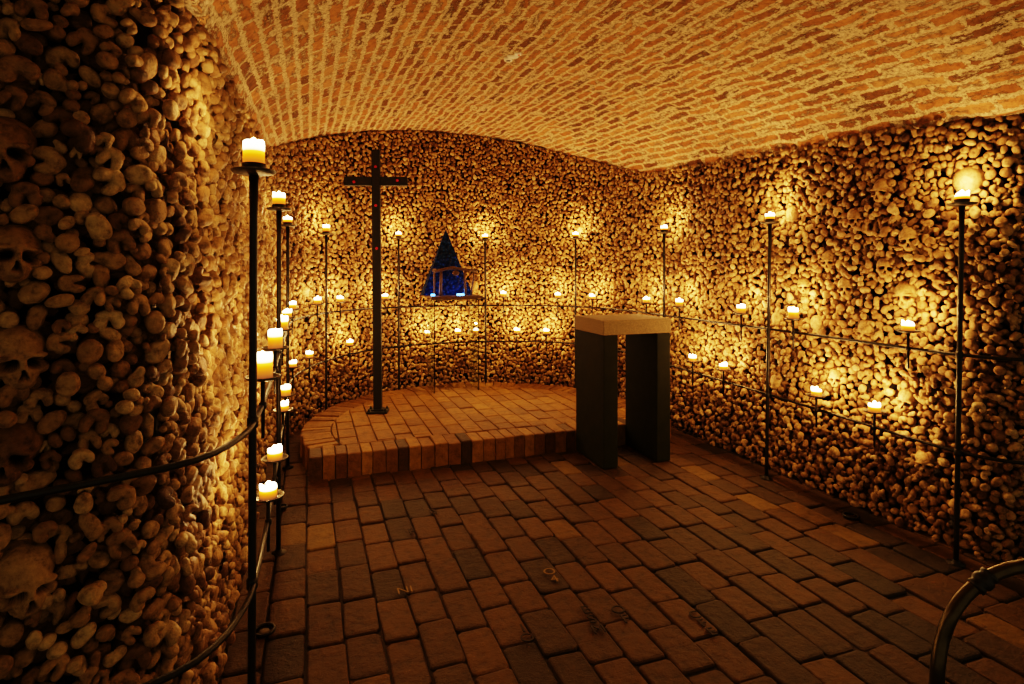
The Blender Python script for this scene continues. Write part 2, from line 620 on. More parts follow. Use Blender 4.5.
def clip_convex(poly, C):
    """Sutherland-Hodgman: poly clipped by counter-clockwise convex polygon C"""
    out = [np.array(p, float) for p in poly]
    for i in range(len(C)):
        a, b = np.array(C[i]), np.array(C[(i + 1) % len(C)])
        e = b - a
        ins = lambda p: e[0] * (p[1] - a[1]) - e[1] * (p[0] - a[0]) >= 0
        src, out = out, []
        for k in range(len(src)):
            p, q2 = src[k - 1], src[k]
            if ins(q2) != ins(p):
                dpq = q2 - p
                t = (e[0] * (a[1] - p[1]) - e[1] * (a[0] - p[0])) / (e[0] * dpq[1] - e[1] * dpq[0])
                out.append(p + t * dpq)
            if ins(q2):
                out.append(q2)
        if not out:
            return []
    return out


PX0, PY0, PR, PF, PH = 1.605, 5.25, 1.665, 4.57, 0.18     # platform centre, radius, front line, height
fl = Bricks()
bw, bl = 0.158, 0.305
x = -1.75
colno = 0
while x < 4.9:
    w = bw * random.uniform(0.95, 1.05)
    y = -0.6 - (colno % 2) * bl * 0.5 - random.uniform(0, 0.09)
    while y < 7.2:
        l = bl * random.uniform(0.86, 1.08)
        cx, cy = x + w / 2, y + l / 2
        inside = (cy > PF + 0.2 and math.hypot(cx - PX0, cy - PY0) < PR - 0.2)
        if not inside:
            g = 0.0032
            jt = lambda: random.uniform(-0.005, 0.005)
            poly = [(x + g + jt(), y + g + jt()), (x + w - g + jt(), y + g + jt()), (x + w - g + jt(), y + l - g + jt()), (x + g + jt(), y + l - g + jt())]
            # chamfer the corners a little
            R_ = []
            for k in range(4):
                p0, p1, p2 = np.array(poly[k - 1]), np.array(poly[k]), np.array(poly[(k + 1) % 4])
                ch = random.uniform(0.008, 0.02)
                R_.append(p1 + (p0 - p1) / np.linalg.norm(p0 - p1) * ch)
                R_.append(p1 + (p2 - p1) / np.linalg.norm(p2 - p1) * ch)
            t = random.random()
            tone = 0.5 * random.betavariate(2, 2) + 0.12
            if t < 0.06: tone = random.uniform(0.8, 1.0)
            elif t < 0.2: tone = random.uniform(0.0, 0.15)
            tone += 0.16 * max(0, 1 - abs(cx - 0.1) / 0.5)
            hz = random.gauss(0, 0.0035)
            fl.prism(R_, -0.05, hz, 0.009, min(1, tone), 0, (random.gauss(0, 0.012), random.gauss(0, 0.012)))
        y += l
    x += w
    colno += 1
fl.quad([(-1.9, -0.9, -0.016), (5.1, -0.9, -0.016), (5.1, 7.4, -0.016), (-1.9, 7.4, -0.016)], 0.2, 1)
floor = struct('floor', fl.build('floor', [M_FLOOR, M_MORTAR]))

pl = Bricks()
HW = math.sqrt(PR ** 2 - (PF - PY0) ** 2)
# front row of upright bricks
fw, fd = 0.098, 0.245
HW = math.sqrt(PR ** 2 - (PF + fd - PY0) ** 2) - .004
x = PX0 - HW
while x < PX0 + HW - 0.05:
    w = min(fw * random.uniform(0.85, 1.12), PX0 + HW - x)
    g = 0.003
    pl.prism([(x + g, PF + random.uniform(-0.006, 0.006)), (x + w - g, PF + random.uniform(-0.006, 0.006)), (x + w - g, PF + fd), (x + g, PF + fd)],
             -0.02, PH + random.gauss(0, 0.003), 0.009, random.choice([random.betavariate(2, 2), random.uniform(0, 1)]), 0, (random.gauss(0, 0.01), random.gauss(0, 0.015)))
    x += w
# radial bricks round the curve
a0 = math.asin((PF + fd - PY0) / PR)
a = a0
while a < math.pi - a0 - 0.01:
    da = 0.092 * random.uniform(0.85, 1.15) / PR
    ri, ro = PR - 0.245, PR + random.uniform(-0.008, 0.012)
    e = 0.003
    P4 = []
    for (r, b) in ((ro, a + e / ro), (ro, a + da - e / ro), (ri, a + da - e / ri), (ri, a + e / ri)):
        P4.append((PX0 + r * math.cos(b), PY0 + r * math.sin(b)))
    pl.prism(P4, -0.02, PH + random.gauss(0, 0.004), 0.009, 0.25 + 0.6 * random.betavariate(2, 2), 0, (random.gauss(0, 0.012), random.gauss(0, 0.012)))
    a += da
# field of flat bricks, trimmed to the curve
rin = PR - 0.252
ang0 = math.asin((PF + fd + 0.006 - PY0) / rin)
C = [(PX0 + rin * math.cos(t), PY0 + rin * math.sin(t)) for t in np.linspace(ang0, math.pi - ang0, 60)]
x = PX0 - PR; colno = 0
while x < PX0 + PR:
    w = 0.15 * random.uniform(0.95, 1.05)
    y = PF + fd - random.uniform(0.02, 0.28)
    while y < PY0 + PR:
        l = 0.30 * random.uniform(0.8, 1.05)
        g = 0.004
        Q = clip_convex([(x + g, y + g), (x + w - g, y + g), (x + w - g, y + l - g), (x + g, y + l - g)], C)
        if len(Q) >= 3:
            Qa = np.array(Q)
            ar = 0.5 * abs(np.dot(Qa[:, 0], np.roll(Qa[:, 1], 1)) - np.dot(Qa[:, 1], np.roll(Qa[:, 0], 1)))
            if ar > 0.002:
                tn = 0.3 + 0.5 * random.betavariate(2, 2) + (0.2 if random.random() < 0.08 else 0)
                pl.prism(Q, -0.02, PH + random.gauss(0, 0.003), 0.007, tn, 0, (random.gauss(0, 0.008), random.gauss(0, 0.008)))
        y += l
    x += w
cc = [(PX0 + (PR - 0.03) * math.cos(t), PY0 + (PR - 0.03) * math.sin(t), PH - 0.018) for t in np.linspace(math.asin((PF + 0.05 - PY0) / (PR - 0.03)), math.pi - math.asin((PF + 0.05 - PY0) / (PR - 0.03)), 60)]
pl.quad(cc, 0.2, 1)
plat = link('brick_platform', pl.build('brick_platform', [M_PLAT, M_MORTAR]))
tag(plat, 'low rounded platform of worn orange bricks in front of the curved bone wall', 'platform')


# stamped letters on floor bricks
def stamp(text, px, py, size, mat, rz=0.0, label=None):
    cu = bpy.data.curves.new('stamp', 'FONT')
    cu.body = text
    cu.size = size
    cu.align_x = 'CENTER'; cu.align_y = 'CENTER'
    cu.space_line = 0.85
    cu.extrude = 0.002
    tmp = bpy.data.objects.new('stamp_tmp', cu)
    COL.objects.link(tmp)
    dg = bpy.context.evaluated_depsgraph_get()
    me = bpy.data.meshes.new_from_object(tmp.evaluated_get(dg))
    bpy.data.objects.remove(tmp)
    me.materials.clear(); me.materials.append(mat)
    p = on_level(px, py, 0.0)
    o = link('brick_stamp', me, floor, (p[0], p[1], 0.0085), (0, 0, rz))
    o['label'] = label
    return o


stamp('O\n4', 552, 577, 0.085, M_STAMPL, -0.05, 'pale stamped letters on a floor brick')
stamp('E\nS\nM', 592, 621, 0.085, M_STAMPD, -0.08, 'dark stamped letters on a floor brick')
stamp('O\nF', 622, 616, 0.085, M_STAMPD, -0.05, 'dark stamped letters on a floor brick')
stamp('C\nF\nE', 703, 625, 0.075, M_STAMPD, -0.05, 'dark stamped letters on a floor brick')
stamp('F', 412, 533, 0.10, M_STAMPD, 0.05, 'dark stamped letter on a floor brick')
stamp('B', 433, 513, 0.09, M_STAMPD, 0.0, 'dark stamped letter on a floor brick')
stamp('NI', 405, 592, 0.08, M_STAMPL, 0.0, 'pale stamped letters on a floor brick')
stamp('I\nO', 525, 635, 0.08, M_STAMPD, -0.05, 'dark stamped letters on a floor brick')


# ------------------------------------------------------------------ bone shapes
def ico(sub):
    bm = bmesh.new()
    bmesh.ops.create_icosphere(bm, subdivisions=sub, radius=1.0)
    V = np.array([v.co[:] for v in bm.verts])
    Fc = np.array([[v.index for v in f.verts] for f in bm.faces])
    bm.free()
    return V, Fc


def front_part(V, Fc, zmin):
    keep = V[:, 2] > zmin
    fk = keep[Fc].any(1)
    Fc = Fc[fk]
    used = np.unique(Fc)
    mp = -np.ones(len(V), int); mp[used] = np.arange(len(used))
    return V[used], mp[Fc]


def star(D, lobes, soft=14.0):
    """radius of a union of ellipsoids seen from the origin, in directions D"""
    r = np.full((len(D), len(lobes)), 0.05)
    for k, (c, rad) in enumerate(lobes):
        c = np.array(c, float); rad = np.array(rad, float)
        d = D / rad; o = -c / rad
        A = (d * d).sum(1); B = (d * o).sum(1); Cc = o @ o - 1
        disc = B * B - A * Cc
        ok = disc > 0
        t = np.where(ok, (-B + np.sqrt(np.maximum(disc, 0))) / A, 0.05)
        r[:, k] = np.maximum(t, 0.05)
    return np.log(np.exp(soft * r).sum(1)) / soft


def wobble(D, amp, freq, seed):
    g = np.random.default_rng(seed)
    w = np.zeros(len(D))
    for _ in range(9):
        k = g.normal(0, freq, 3); w += np.sin(D @ k + g.uniform(0, 6.28))
    return 1 + amp * w / 3


def bone_variants():
    out = []
    for i in range(18):
        g = np.random.default_rng(100 + i)
        u = lambda a, b: g.uniform(a, b)
        k = i % 9
        if k in (0, 5):     # kidney-shaped joint with two condyles
            kind = 'kidney-shaped'
            lobes = [((-.5, -.2, 0), (u(.42, .5), u(.5, .62), .58)), ((.52, -.18, 0), (u(.38, .48), u(.46, .58), .52)), ((0, .16, -.05), (.68, u(.42, .5), .5))]
        elif k in (1, 6):   # forked end
            kind = 'forked'
            lobes = [((-.5, -.42, .05), (u(.32, .4), u(.48, .58), .5)), ((.5, -.38, .08), (u(.32, .38), u(.46, .56), .5)), ((0, .22, 0), (.76, u(.36, .44), .5))]
        elif k == 2:        # round ball joint
            kind = 'round'
            lobes = [((0, 0, 0), (u(.72, .8), u(.68, .76), .78))]
        elif k == 3:        # flat oval joint
            kind = 'oval'
            lobes = [((0, 0, 0), (u(.95, 1.08), u(.58, .68), .5)), ((.35, .05, .05), (.5, .48, .52))]
        elif k == 4:        # twin-lobed knuckle
            kind = 'twin-lobed'
            lobes = [((-.48, 0, 0), (u(.5, .58), u(.5, .6), .62)), ((.48, .05, 0), (u(.46, .56), u(.48, .56), .58))]
        elif k == 7:        # ball with a side knob
            kind = 'knobbed'
            lobes = [((-.22, .08, 0), (.66, .64, .7)), ((.62, -.2, -.08), (.42, .36, .42)), ((.25, -.1, -.1), (.5, .42, .45))]
        else:               # long flat slab
            kind = 'oblong'
            lobes = [((0, 0, 0), (u(.95, 1.1), u(.45, .55), .5)), ((-.5, .05, .05), (.45, .46, .52))]

        def fn(D, lobes=lobes, k=k, i=i):
            r = star(D, lobes)
            r = r * wobble(D, 0.035, 3.0, 300 + i) * wobble(D, 0.018, 8.0, 500 + i)
            if k == 2:      # small pit in the ball
                ang = np.arccos(np.clip(D @ np.array([.25, .2, .945]), -1, 1))
                r = r * (1 - 0.14 * np.exp(-(ang / .2) ** 2))
            if k == 3:
                ang = np.arccos(np.clip(D @ np.array([0, -.1, .99]), -1, 1))
                r = r * (1 - 0.16 * np.exp(-(ang / .35) ** 2))
            P = D * r[:, None]
            P[:, 1] *= 1.12
            P[:, 2] = np.where(P[:, 2] > 0, .60 * np.tanh(P[:, 2] / .46), P[:, 2])   # ends are blunt, not ball-round
            return P
        out.append((kind, fn))
    return out


VARS = bone_variants()
HI_D, HI_F = front_part(*ico(4), -0.62)
LO_D, LO_F = front_part(*ico(3), -0.45)
XL_D, XL_F = front_part(*ico(2), -0.4)
HI = [fn(HI_D) for _, fn in VARS]
LO = [fn(LO_D) for _, fn in VARS]
XL = [fn(XL_D) for _, fn in VARS]


# ------------------------------------------------------------------ skulls
def sstep(a, b, x):
    t = np.clip((x - a) / (b - a), 0, 1)
    return t * t * (3 - 2 * t)


def skull_mesh(name, seed, jaw=1.0, gape=1.0):
    """front is +Y, up +Z, metres"""
    D, Fc = ico(6)
    g = np.random.default_rng(seed)
    lobes = [((0, -.012, .022), (.069, .086, .070)),          # brain case
             ((0, .012, .012), (.060, .073, .056)),           # forehead
             ((0, .040, -.045), (.041, .044, .040)),          # upper jaw
             ((0, .046, -.066 * jaw), (.032, .036, .024)),    # tooth row
             ((-.044, .044, -.030), (.019, .023, .019)), ((.044, .044, -.030), (.019, .023, .019)),   # cheekbones
             ((-.030, .066, .006), (.027, .017, .011)), ((.030, .066, .006), (.027, .017, .011)),     # brow ridges
             ((0, .076, -.014), (.009, .012, .018))]          # bridge of the nose
    L2 = [(np.array(c) * 10, np.array(r) * 10) for c, r in lobes]
    r = star(D, L2, 30.0) / 10
    r *= wobble(D, 0.008, 3, seed)
    P = D * r[:, None]
    front = P[:, 1] > 0.02
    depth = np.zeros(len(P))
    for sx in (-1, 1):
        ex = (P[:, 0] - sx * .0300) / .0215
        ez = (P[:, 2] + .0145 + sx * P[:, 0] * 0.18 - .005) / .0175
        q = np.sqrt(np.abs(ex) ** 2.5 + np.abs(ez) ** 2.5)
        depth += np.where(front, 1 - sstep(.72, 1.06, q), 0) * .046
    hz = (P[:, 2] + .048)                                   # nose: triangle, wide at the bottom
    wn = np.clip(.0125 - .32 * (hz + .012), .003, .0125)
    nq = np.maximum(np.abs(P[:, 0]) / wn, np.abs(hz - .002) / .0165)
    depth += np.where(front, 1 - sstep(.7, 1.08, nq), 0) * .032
    # temples pinched in, hollow under the cheekbone
    tq = np.sqrt(((np.abs(P[:, 0]) - .060) / .02) ** 2 + ((P[:, 1] - .046) / .02) ** 2 + ((P[:, 2] + .000) / .025) ** 2)
    depth += (1 - sstep(.3, 1.1, tq)) * .008
    # teeth
    tz = np.abs(P[:, 2] + .073 * jaw)
    teeth = np.where(front & (tz < .012) & (P[:, 1] > .03), 1, 0)
    depth += teeth * (.0022 * (0.5 + 0.5 * np.cos(P[:, 0] / .0065 * 2 * math.pi)) - .001)
    rr = np.maximum(np.linalg.norm(P, axis=1) - depth, .018)
    P = D * rr[:, None]
    cav_shade = np.clip(depth / .026, 0, 1)
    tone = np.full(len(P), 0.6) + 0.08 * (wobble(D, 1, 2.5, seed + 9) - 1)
    tone = np.maximum(tone, .1)
    me = mesh_np(name, P, [Fc], tone, True, [M_BONE])
    ca = me.attributes.new('cavity_shade', 'FLOAT', 'POINT')
    ca.data.foreach_set('value', cav_shade.astype(np.float32))
    return me


# picture position, size, yaw, pitch, roll, tone shift, label   (pitch > 0 tips the face down)
SKULLS = [
    (20, 357, 1.02, 10, 2, 3, -.02, 'grey-brown skull with black eye sockets set just over the upper rail, dark bone pillar', 'the grey-brown skull over the upper rail'),
    (16, 452, 1.02, -10, -4, -8, -.38, 'red-brown stained skull touching the upper rail of the bone pillar', 'the red-brown skull touching the rail'),
    (27, 578, 1.12, 14, 8, 2, .03, 'large high-browed skull between the two rails of the dark bone pillar', 'the high-browed skull between the rails'),
    (8, 149, 1.05, -6, 6, 6, -.25, 'dark skull with a deep eye socket high on the bone pillar', 'the dark skull high on the pillar'),
    (12, 254, 1.0, 12, -6, -6, -.12, 'cracked skull with jaw tilted, middle height of the bone pillar', 'the cracked skull at middle height'),
    (203, 88, .8, 20, 30, 30, -.05, 'tilted skull under the vault edge on the bone pillar, upper one of two', 'the tilted skull under the vault edge'),
    (205, 126, .78, 10, 15, -15, -.05, 'small skull below the tilted one, near the tall first pole candle', 'the small skull beside the first pole'),
    (970, 184, 1.25, 0, 50, 8, .05, 'big bald cranium right behind the candle of the pole beside the handrail', None),
    (883, 190, 1.05, -20, 8, -8, -.02, 'skull high on the right wall, close to the vault, face turned sideways', None),
    (822, 196, .95, 0, 0, 0, .05, 'square-faced skull high on the right wall, right of the second pole top', None),
    (792, 216, .95, 0, 45, 0, .12, 'smooth round cranium next to the candle of the second right pole', None),
    (855, 218, .95, 10, 10, 0, -.15, 'darkened skull below the sideways skull, half sunk between bones', None),
    (909, 239, 1.0, 0, 2, 6, .08, 'wide-eyed skull left of the pole beside the handrail, face to the room', None),
    (884, 268, .95, 15, -8, -10, .0, 'skull with hollow eyes beneath the wide-eyed skull', None),
    (828, 260, .9, -5, 10, 0, .06, 'small low-browed skull above the short-jawed skull, right wall', None),
    (846, 287, .95, 0, 4, 0, .12, 'short-jawed skull with black sockets in the middle of the right wall', None),
    (906, 295, 1.1, -12, 5, 5, .1, 'large domed skull straight above the big candle of the upper rail', None),
    (803, 285, .85, 5, 12, 0, .1, 'pale little skull above a candle near the second right pole', None),
    (779, 262, .8, 0, 10, 0, .08, 'tiny-looking skull close behind the second right pole, above the rails', None),
    (818, 326, .95, 25, 45, 10, .2, 'pale cranium lying right on the upper rail, right wall', None),
    (866, 330, .95, -15, 20, -20, .05, 'skull tipped onto its side over the upper rail, right wall', None),
    (777, 320, .85, 0, 45, 0, .15, 'rounded cranium behind the second right pole at upper rail height', None),
    (836, 378, .9, 0, 0, 0, .2, 'brightly lit skull just above the lower-rail candle, right wall', None),
    (907, 400, 1.0, -10, 4, -12, .15, 'bright skull between both rails, right of the lower candle', None),
    (925, 462, 1.0, 0, 6, 0, .02, 'dim skull under the lower rail, left of the handrail-side pole', None),
    (776, 383, .9, 0, 40, 0, .15, 'pale cranium between the rails touching the second right pole', None),
    (725, 262, .85, 0, -10, 10, -.4, 'blackened broken skull in the bright field between two right poles', None),
    (719, 224, .85, 0, 10, 0, .05, 'skull high between the second and third poles of the right wall', None),
    (614, 288, .95, 0, 10, 0, .1, 'skull behind the candles on the curved wall above the altar', None),
    (581, 232, .95, 0, 15, 0, .05, 'skull beside the pole candle above the altar, curved wall', None),
    (475, 287, 1.0, 0, 40, 0, .12, 'pale cranium right of the blue tent on the curved wall', None),
    (305, 293, .95, 0, 40, 0, .25, 'bright cranium left of the first upper candles, curved wall', None),
    (540, 262, .9, 0, 5, 0, .0, 'skull in the curved wall between two pole candles, over the rail', None),
    (516, 210, .9, 10, 5, 0, .0, 'skull high in the curved wall, right of the blue tent tip', None),
    (352, 240, .9, -10, 5, 0, .0, 'skull left of the black cross, curved wall', None),
    (430, 200, .9, 0, 8, 0, .0, 'skull high in the curved wall, left of the blue tent tip', None),
    (610, 215, .9, 5, 5, 0, .0, 'skull high in the curved wall over the altar', None),
    (690, 285, .9, 0, 5, 0, .1, 'skull above the upper-rail candle beside the altar', None),
]
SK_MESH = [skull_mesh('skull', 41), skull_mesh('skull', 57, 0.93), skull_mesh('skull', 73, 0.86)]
sk_sz = []
for n, (px, py, size, yw, pt, rl, dt, label, short) in enumerate(SKULLS):
    s, z = wall_from_px(px, py)
    P, N = wall_at(s)
    sk_sz.append((s, z, size, short))
    src = SK_MESH[n % 3]
    me = src.copy()
    if dt:
        a = np.empty(len(me.vertices), np.float32)
        me.attributes['tone'].data.foreach_get('value', a)
        me.attributes['tone'].data.foreach_set('value', np.clip(a + dt, 0.1, 1))
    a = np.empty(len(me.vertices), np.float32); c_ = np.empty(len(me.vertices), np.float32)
    me.attributes['tone'].data.foreach_get('value', a); me.attributes['cavity_shade'].data.foreach_get('value', c_)
    me.attributes['tone'].data.foreach_set('value', a * (1 - np.clip(c_ * 1.5, 0, 1)))  # sockets, nose and temples darkened: shade of the hollows put into the tone
    ang = math.atan2(N[1], N[0])
    tov = math.atan2(-P[1], -P[0])
    dlt = (tov - ang + math.pi) % (2 * math.pi) - math.pi
    ang += .62 * dlt - math.pi / 2
    size *= .84
    R = Matrix.Rotation(ang + math.radians(yw), 4, 'Z') @ Matrix.Rotation(math.radians(-pt), 4, 'X') @ Matrix.Rotation(math.radians(rl), 4, 'Y')
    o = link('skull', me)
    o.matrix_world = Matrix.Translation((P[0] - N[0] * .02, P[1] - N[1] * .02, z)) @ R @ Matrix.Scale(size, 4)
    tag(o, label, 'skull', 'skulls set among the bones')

# ------------------------------------------------------------------ packing the bones
LEN = WS[-1]
cell = 0.05
grid = {}


def near(s, z, r, k):
    ci, cj = int(s / cell), int(z / cell)
    R = int((r + 0.12) / cell) + 1
    for a in range(ci - R, ci + R + 1):
        for b in range(cj - R, cj + R + 1):
            for (s2, z2, r2) in grid.get((a, b), ()):
                if (s - s2) ** 2 + (z - z2) ** 2 < (k * (r + r2)) ** 2:
                    return True
    return False


def put(s, z, r):
    grid.setdefault((int(s / cell), int(z / cell)), []).append((s, z, r))


for (s, z, size, _) in sk_sz:
    put(s, z, 0.062 * size)
    put(s, z + .02 * size, 0.056 * size)
bones = []
S_NEAR = WS[int(np.argmax((WALL[:, 1] > 2.6) & (WALL[:, 0] < CX)))]
for (r0, r1, tries, kf) in ((.031, .037, 11000, .86), (.026, .031, 40000, .83), (.022, .026, 90000, .81), (.016, .021, 110000, .78)):
    S = rng.uniform(0, LEN, tries); Zr = rng.random(tries); Rr = rng.uniform(r0, r1, tries)
    T = np.interp(S, WS, WTOP)
    for s, zf, r, t in zip(S.tolist(), Zr.tolist(), Rr.tolist(), T.tolist()):
        z = 0.01 + zf * (t - 0.03)
        r *= .90 if s < S_NEAR else .86
        if not near(s, z, r, kf):
            put(s, z, r); bones.append((s, z, r))
bones = np.array(bones)
nB = len(bones)
bs, bz, br_ = bones.T
BP, BN = wall_at(bs)
push = rng.normal(0, .015, nB) + (br_ - .03) * .5
tone = np.clip(.10 + .90 * rng.beta(2.2, 2.0, nB) + rng.normal(0, .06, nB), 0, 1)
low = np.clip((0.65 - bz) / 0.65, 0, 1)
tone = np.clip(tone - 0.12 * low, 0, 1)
var = rng.choice(18, nB, p=np.array([1.2, .8, .9, 1.9, 1.4, 1.2, .8, 1.2, .6] * 2) / 20.0)
var_f = rng.choice(18, nB, p=np.array([1.2, .55, 1.6, 1.4, 1.2, 1.2, .55, 1.2, .7] * 2) / 19.2)
far_b = np.hypot(BP[:, 0], BP[:, 1]) > 2.4
var = np.where(far_b, var_f, var)
ROT = rng.uniform(0, 2 * math.pi, nB)
half = np.isin(var % 9, (0, 1, 5, 6))
ROT = np.where(half, rng.normal(0, .75, nB), ROT)
tiltx, tilty = rng.normal(0, .33, nB), rng.normal(0, .33, nB)
scale = br_ * rng.uniform(1.14, 1.30, nB)
squash = rng.uniform(.85, 1.15, (nB, 3))
# frames: local x along wall (to the right), y up, z to the room
Tt = np.stack([-BN[:, 1], BN[:, 0], np.zeros(nB)], 1) * -1
Tt = np.stack([BN[:, 1] * -1, BN[:, 0], np.zeros(nB)], 1)
Up = np.tile(np.array([0, 0, 1.0]), (nB, 1))
Nn = np.c_[BN, np.zeros(nB)]
Bm = np.stack([Tt, Up, Nn], 2)                  # columns


def rotm(ax, a):
    c, s = np.cos(a), np.sin(a); o, e = np.zeros_like(a), np.ones_like(a)
    if ax == 'x': m = [[e, o, o], [o, c, -s], [o, s, c]]
    elif ax == 'y': m = [[c, o, s], [o, e, o], [-s, o, c]]
    else: m = [[c, -s, o], [s, c, o], [o, o, e]]
    return np.stack([np.stack(r, -1) for r in m], -2)


RM = Bm @ rotm('x', tiltx) @ rotm('y', tilty) @ rotm('z', ROT)
RM = RM * (scale[:, None, None] * squash[:, None, :])
CEN = np.c_[BP + BN * push[:, None], bz]
CEN[:, 2] += 0

pxs, pys, dep = proj(CEN[:, 0], CEN[:, 1], CEN[:, 2])
view = np.stack([-CEN[:, 0], -CEN[:, 1], EYE - CEN[:, 2]], 1)
view /= np.linalg.norm(view, axis=1)[:, None]
facing = (view * Nn).sum(1)
inframe = (pxs > 2) & (pxs < 1022) & (pys > 2) & (pys < 682) & (dep > .4)
area = np.where(inframe & (facing > .12), (scale * F_PX / np.maximum(dep, .4)) ** 2 * np.clip(facing + .25, 0, 1.1), 0)
N_SINGLE = 300
order = np.argsort(-area)
single = np.zeros(nB, bool); single[order[:N_SINGLE]] = True

# the many: one mesh
near_m = dep < 3.6
VV, FF, TT, off = [], [], [], 0
for vi in range(18):
    for lod, (SH, FA) in enumerate(((LO, LO_F), (XL, XL_F))):
        sel = np.where((var == vi) & ~single & ((near_m & (dep > .3) & inframe) if lod == 0 else ~(near_m & (dep > .3) & inframe)))[0]
        if not len(sel): continue
        B = SH[vi]
        P = np.einsum('nij,vj->nvi', RM[sel], B) + CEN[sel][:, None, :]
        VV.append(P.reshape(-1, 3)); TT.append(np.repeat(tone[sel], len(B)))
        FF.append((FA[None] + (off + np.arange(len(sel)) * len(B))[:, None, None]).reshape(-1, 3))
        off += len(sel) * len(B)
# a second, deeper layer that closes the gaps
deep_n = int(LEN * 2.5 * 520)
ds = rng.uniform(0, LEN, deep_n); dz = rng.random(deep_n) * np.interp(ds, WS, WTOP)
DP, DN = wall_at(ds)
dR = np.stack([np.stack([-DN[:, 1], DN[:, 0], np.zeros(deep_n)], 1), np.tile([0, 0, 1.0], (deep_n, 1)), np.c_[DN, np.zeros(deep_n)]], 2) @ rotm('z', rng.uniform(0, 6.28, deep_n)) * .031
dv = rng.integers(0, 18, deep_n)
dt_ = .08 + rng.beta(2, 4, deep_n) * .35  # deep bones toned darker, shade of the gaps put into their colour
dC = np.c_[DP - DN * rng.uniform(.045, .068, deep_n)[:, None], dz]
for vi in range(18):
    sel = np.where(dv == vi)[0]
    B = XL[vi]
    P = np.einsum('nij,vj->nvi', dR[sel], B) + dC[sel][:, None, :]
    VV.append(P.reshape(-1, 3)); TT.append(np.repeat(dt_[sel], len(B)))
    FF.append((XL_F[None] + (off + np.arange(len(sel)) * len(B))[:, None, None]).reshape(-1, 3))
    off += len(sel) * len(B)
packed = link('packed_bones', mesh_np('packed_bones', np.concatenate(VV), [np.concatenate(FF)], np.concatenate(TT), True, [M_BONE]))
packed['kind'] = 'stuff'
tag(packed, 'thousands of stacked bone ends facing the walls of the crypt', 'bones')

# the three hundred that show largest: one object each, named by the skull they lie around
marks = [(s, z, sh) for (s, z, _, sh) in sk_sz if sh]
CLOCK = {0: 'three', 1: 'two', 2: 'one', 3: 'twelve', 4: 'eleven', 5: 'ten', 6: 'nine', 7: 'eight', 8: 'seven', 9: 'six', 10: 'five', 11: 'four'}
ORD = ['first', 'second', 'third', 'fourth', 'fifth', 'sixth', 'seventh', 'eighth', 'ninth', 'tenth', 'eleventh', 'twelfth', 'thirteenth', 'fourteenth', 'fifteenth', 'sixteenth', 'seventeenth', 'eighteenth', 'nineteenth', 'twentieth']
bins = {}
for i in np.where(single)[0]:
    dd = [math.hypot(bs[i] - s, bz[i] - z) for (s, z, _) in marks]
    k = int(np.argmin(dd))
    ang = math.atan2(bz[i] - marks[k][1], bs[i] - marks[k][0])
    sec = int(round(ang / (math.pi / 6))) % 12
    bins.setdefault((k, sec), []).append((dd[k], i))
print('BINMAX', sorted(((len(v), k) for k, v in bins.items()))[-12:], 'x', np.percentile(pxs[single],[0,50,90,100]))
ORD += [f'{i}th' for i in range(21, 90)]
for (k, sec), lst in bins.items():
    lst.sort()
    for rank, (_, i) in enumerate(lst):
        kind = VARS[var[i]][0]
        B = HI[var[i]]
        P = B @ RM[i].T
        o = link('bone', mesh_np('bone', P, [HI_F], np.full(len(B), tone[i]), True, [M_BONE]), None, CEN[i])
        tw = 'pale' if tone[i] > .66 else ('tan' if tone[i] > .42 else 'dark')
        tag(o, f"{tw} {kind} bone end, {ORD[rank]} out from {marks[k][2]}, {CLOCK[sec]} o'clock", 'bone', 'bone ends on the near pillar')


# ------------------------------------------------------------------ iron stands, rails, candle holders
POLE_H, UP_Z, LO_Z = 1.94, 1.137, 0.603
RS = np.arange(len(RAIL)) * 1.0
RN = normals(RAIL)


SAG = np.where(RAIL[:, 0] < CX, -np.interp(RAIL[:, 1], [1.9, 2.0, 3.5, 4.8, 6.0], [.038, .038, .02, .012, 0]), -np.interp(RAIL[:, 1], [2, 3.5, 4.8], [.005, .005, 0]))
_th = np.arctan2(RAIL[:, 1] - CY, RAIL[:, 0] - CX)
_u = np.where(RAIL[:, 1] < CY, np.where(RAIL[:, 0] < CX, RAIL[:, 1] - CY, 5.44 + CY - RAIL[:, 1]), (math.pi - _th) * RR)
SAG_LO = np.interp(_u, [-3.3, -1.7, -.4, .9, 1.9, 4.3, 5.8, 7.1, 8.5], [-.03, -.01, 0, .035, .07, .095, .06, .03, 0])


def rail_index(px, py, z, wy=0.35, lower=False):
    X_, Y_, d_ = proj(RAIL[:, 0], RAIL[:, 1], z + (SAG_LO if lower else SAG))
    cost = (X_ - px) ** 2 + wy * (Y_ - py) ** 2 + np.where(d_ < .8, 1e9, 0)
    return int(np.argmin(cost))


def tube_mesh(name, pts, r, mat, seg=10):
    bm = bmesh.new()
    add_tube(bm, pts, r, seg)
    return bm_mesh(name, bm, mat, True)


for nm, z, lb in (('iron_rail', UP_Z, 'upper thin black iron rail running along the whole bone wall'), ('iron_rail', LO_Z, 'lower thin black iron rail running along the whole bone wall')):
    pts = [(p[0], p[1], z + (SAG if z == UP_Z else SAG_LO)[k * 6] + 0.003 * math.sin(k * .13)) for k, p in enumerate(RAIL[::6])]
    o = link(nm, tube_mesh(nm, pts, 0.0095, M_IRON, 8))
    tag(o, lb, 'rail', 'iron rails')


def dish_mesh(r):
    bm = bmesh.new()
    add_lathe(bm, [(0, -.004), (r * .5, -.003), (r * .93, .003), (r, .009), (r * 1.01, .013), (r * .985, .013), (r * .9, .008), (r * .5, .002), (0, .002)], 40)
    return bm_mesh('drip_dish', bm, M_DISH, True)


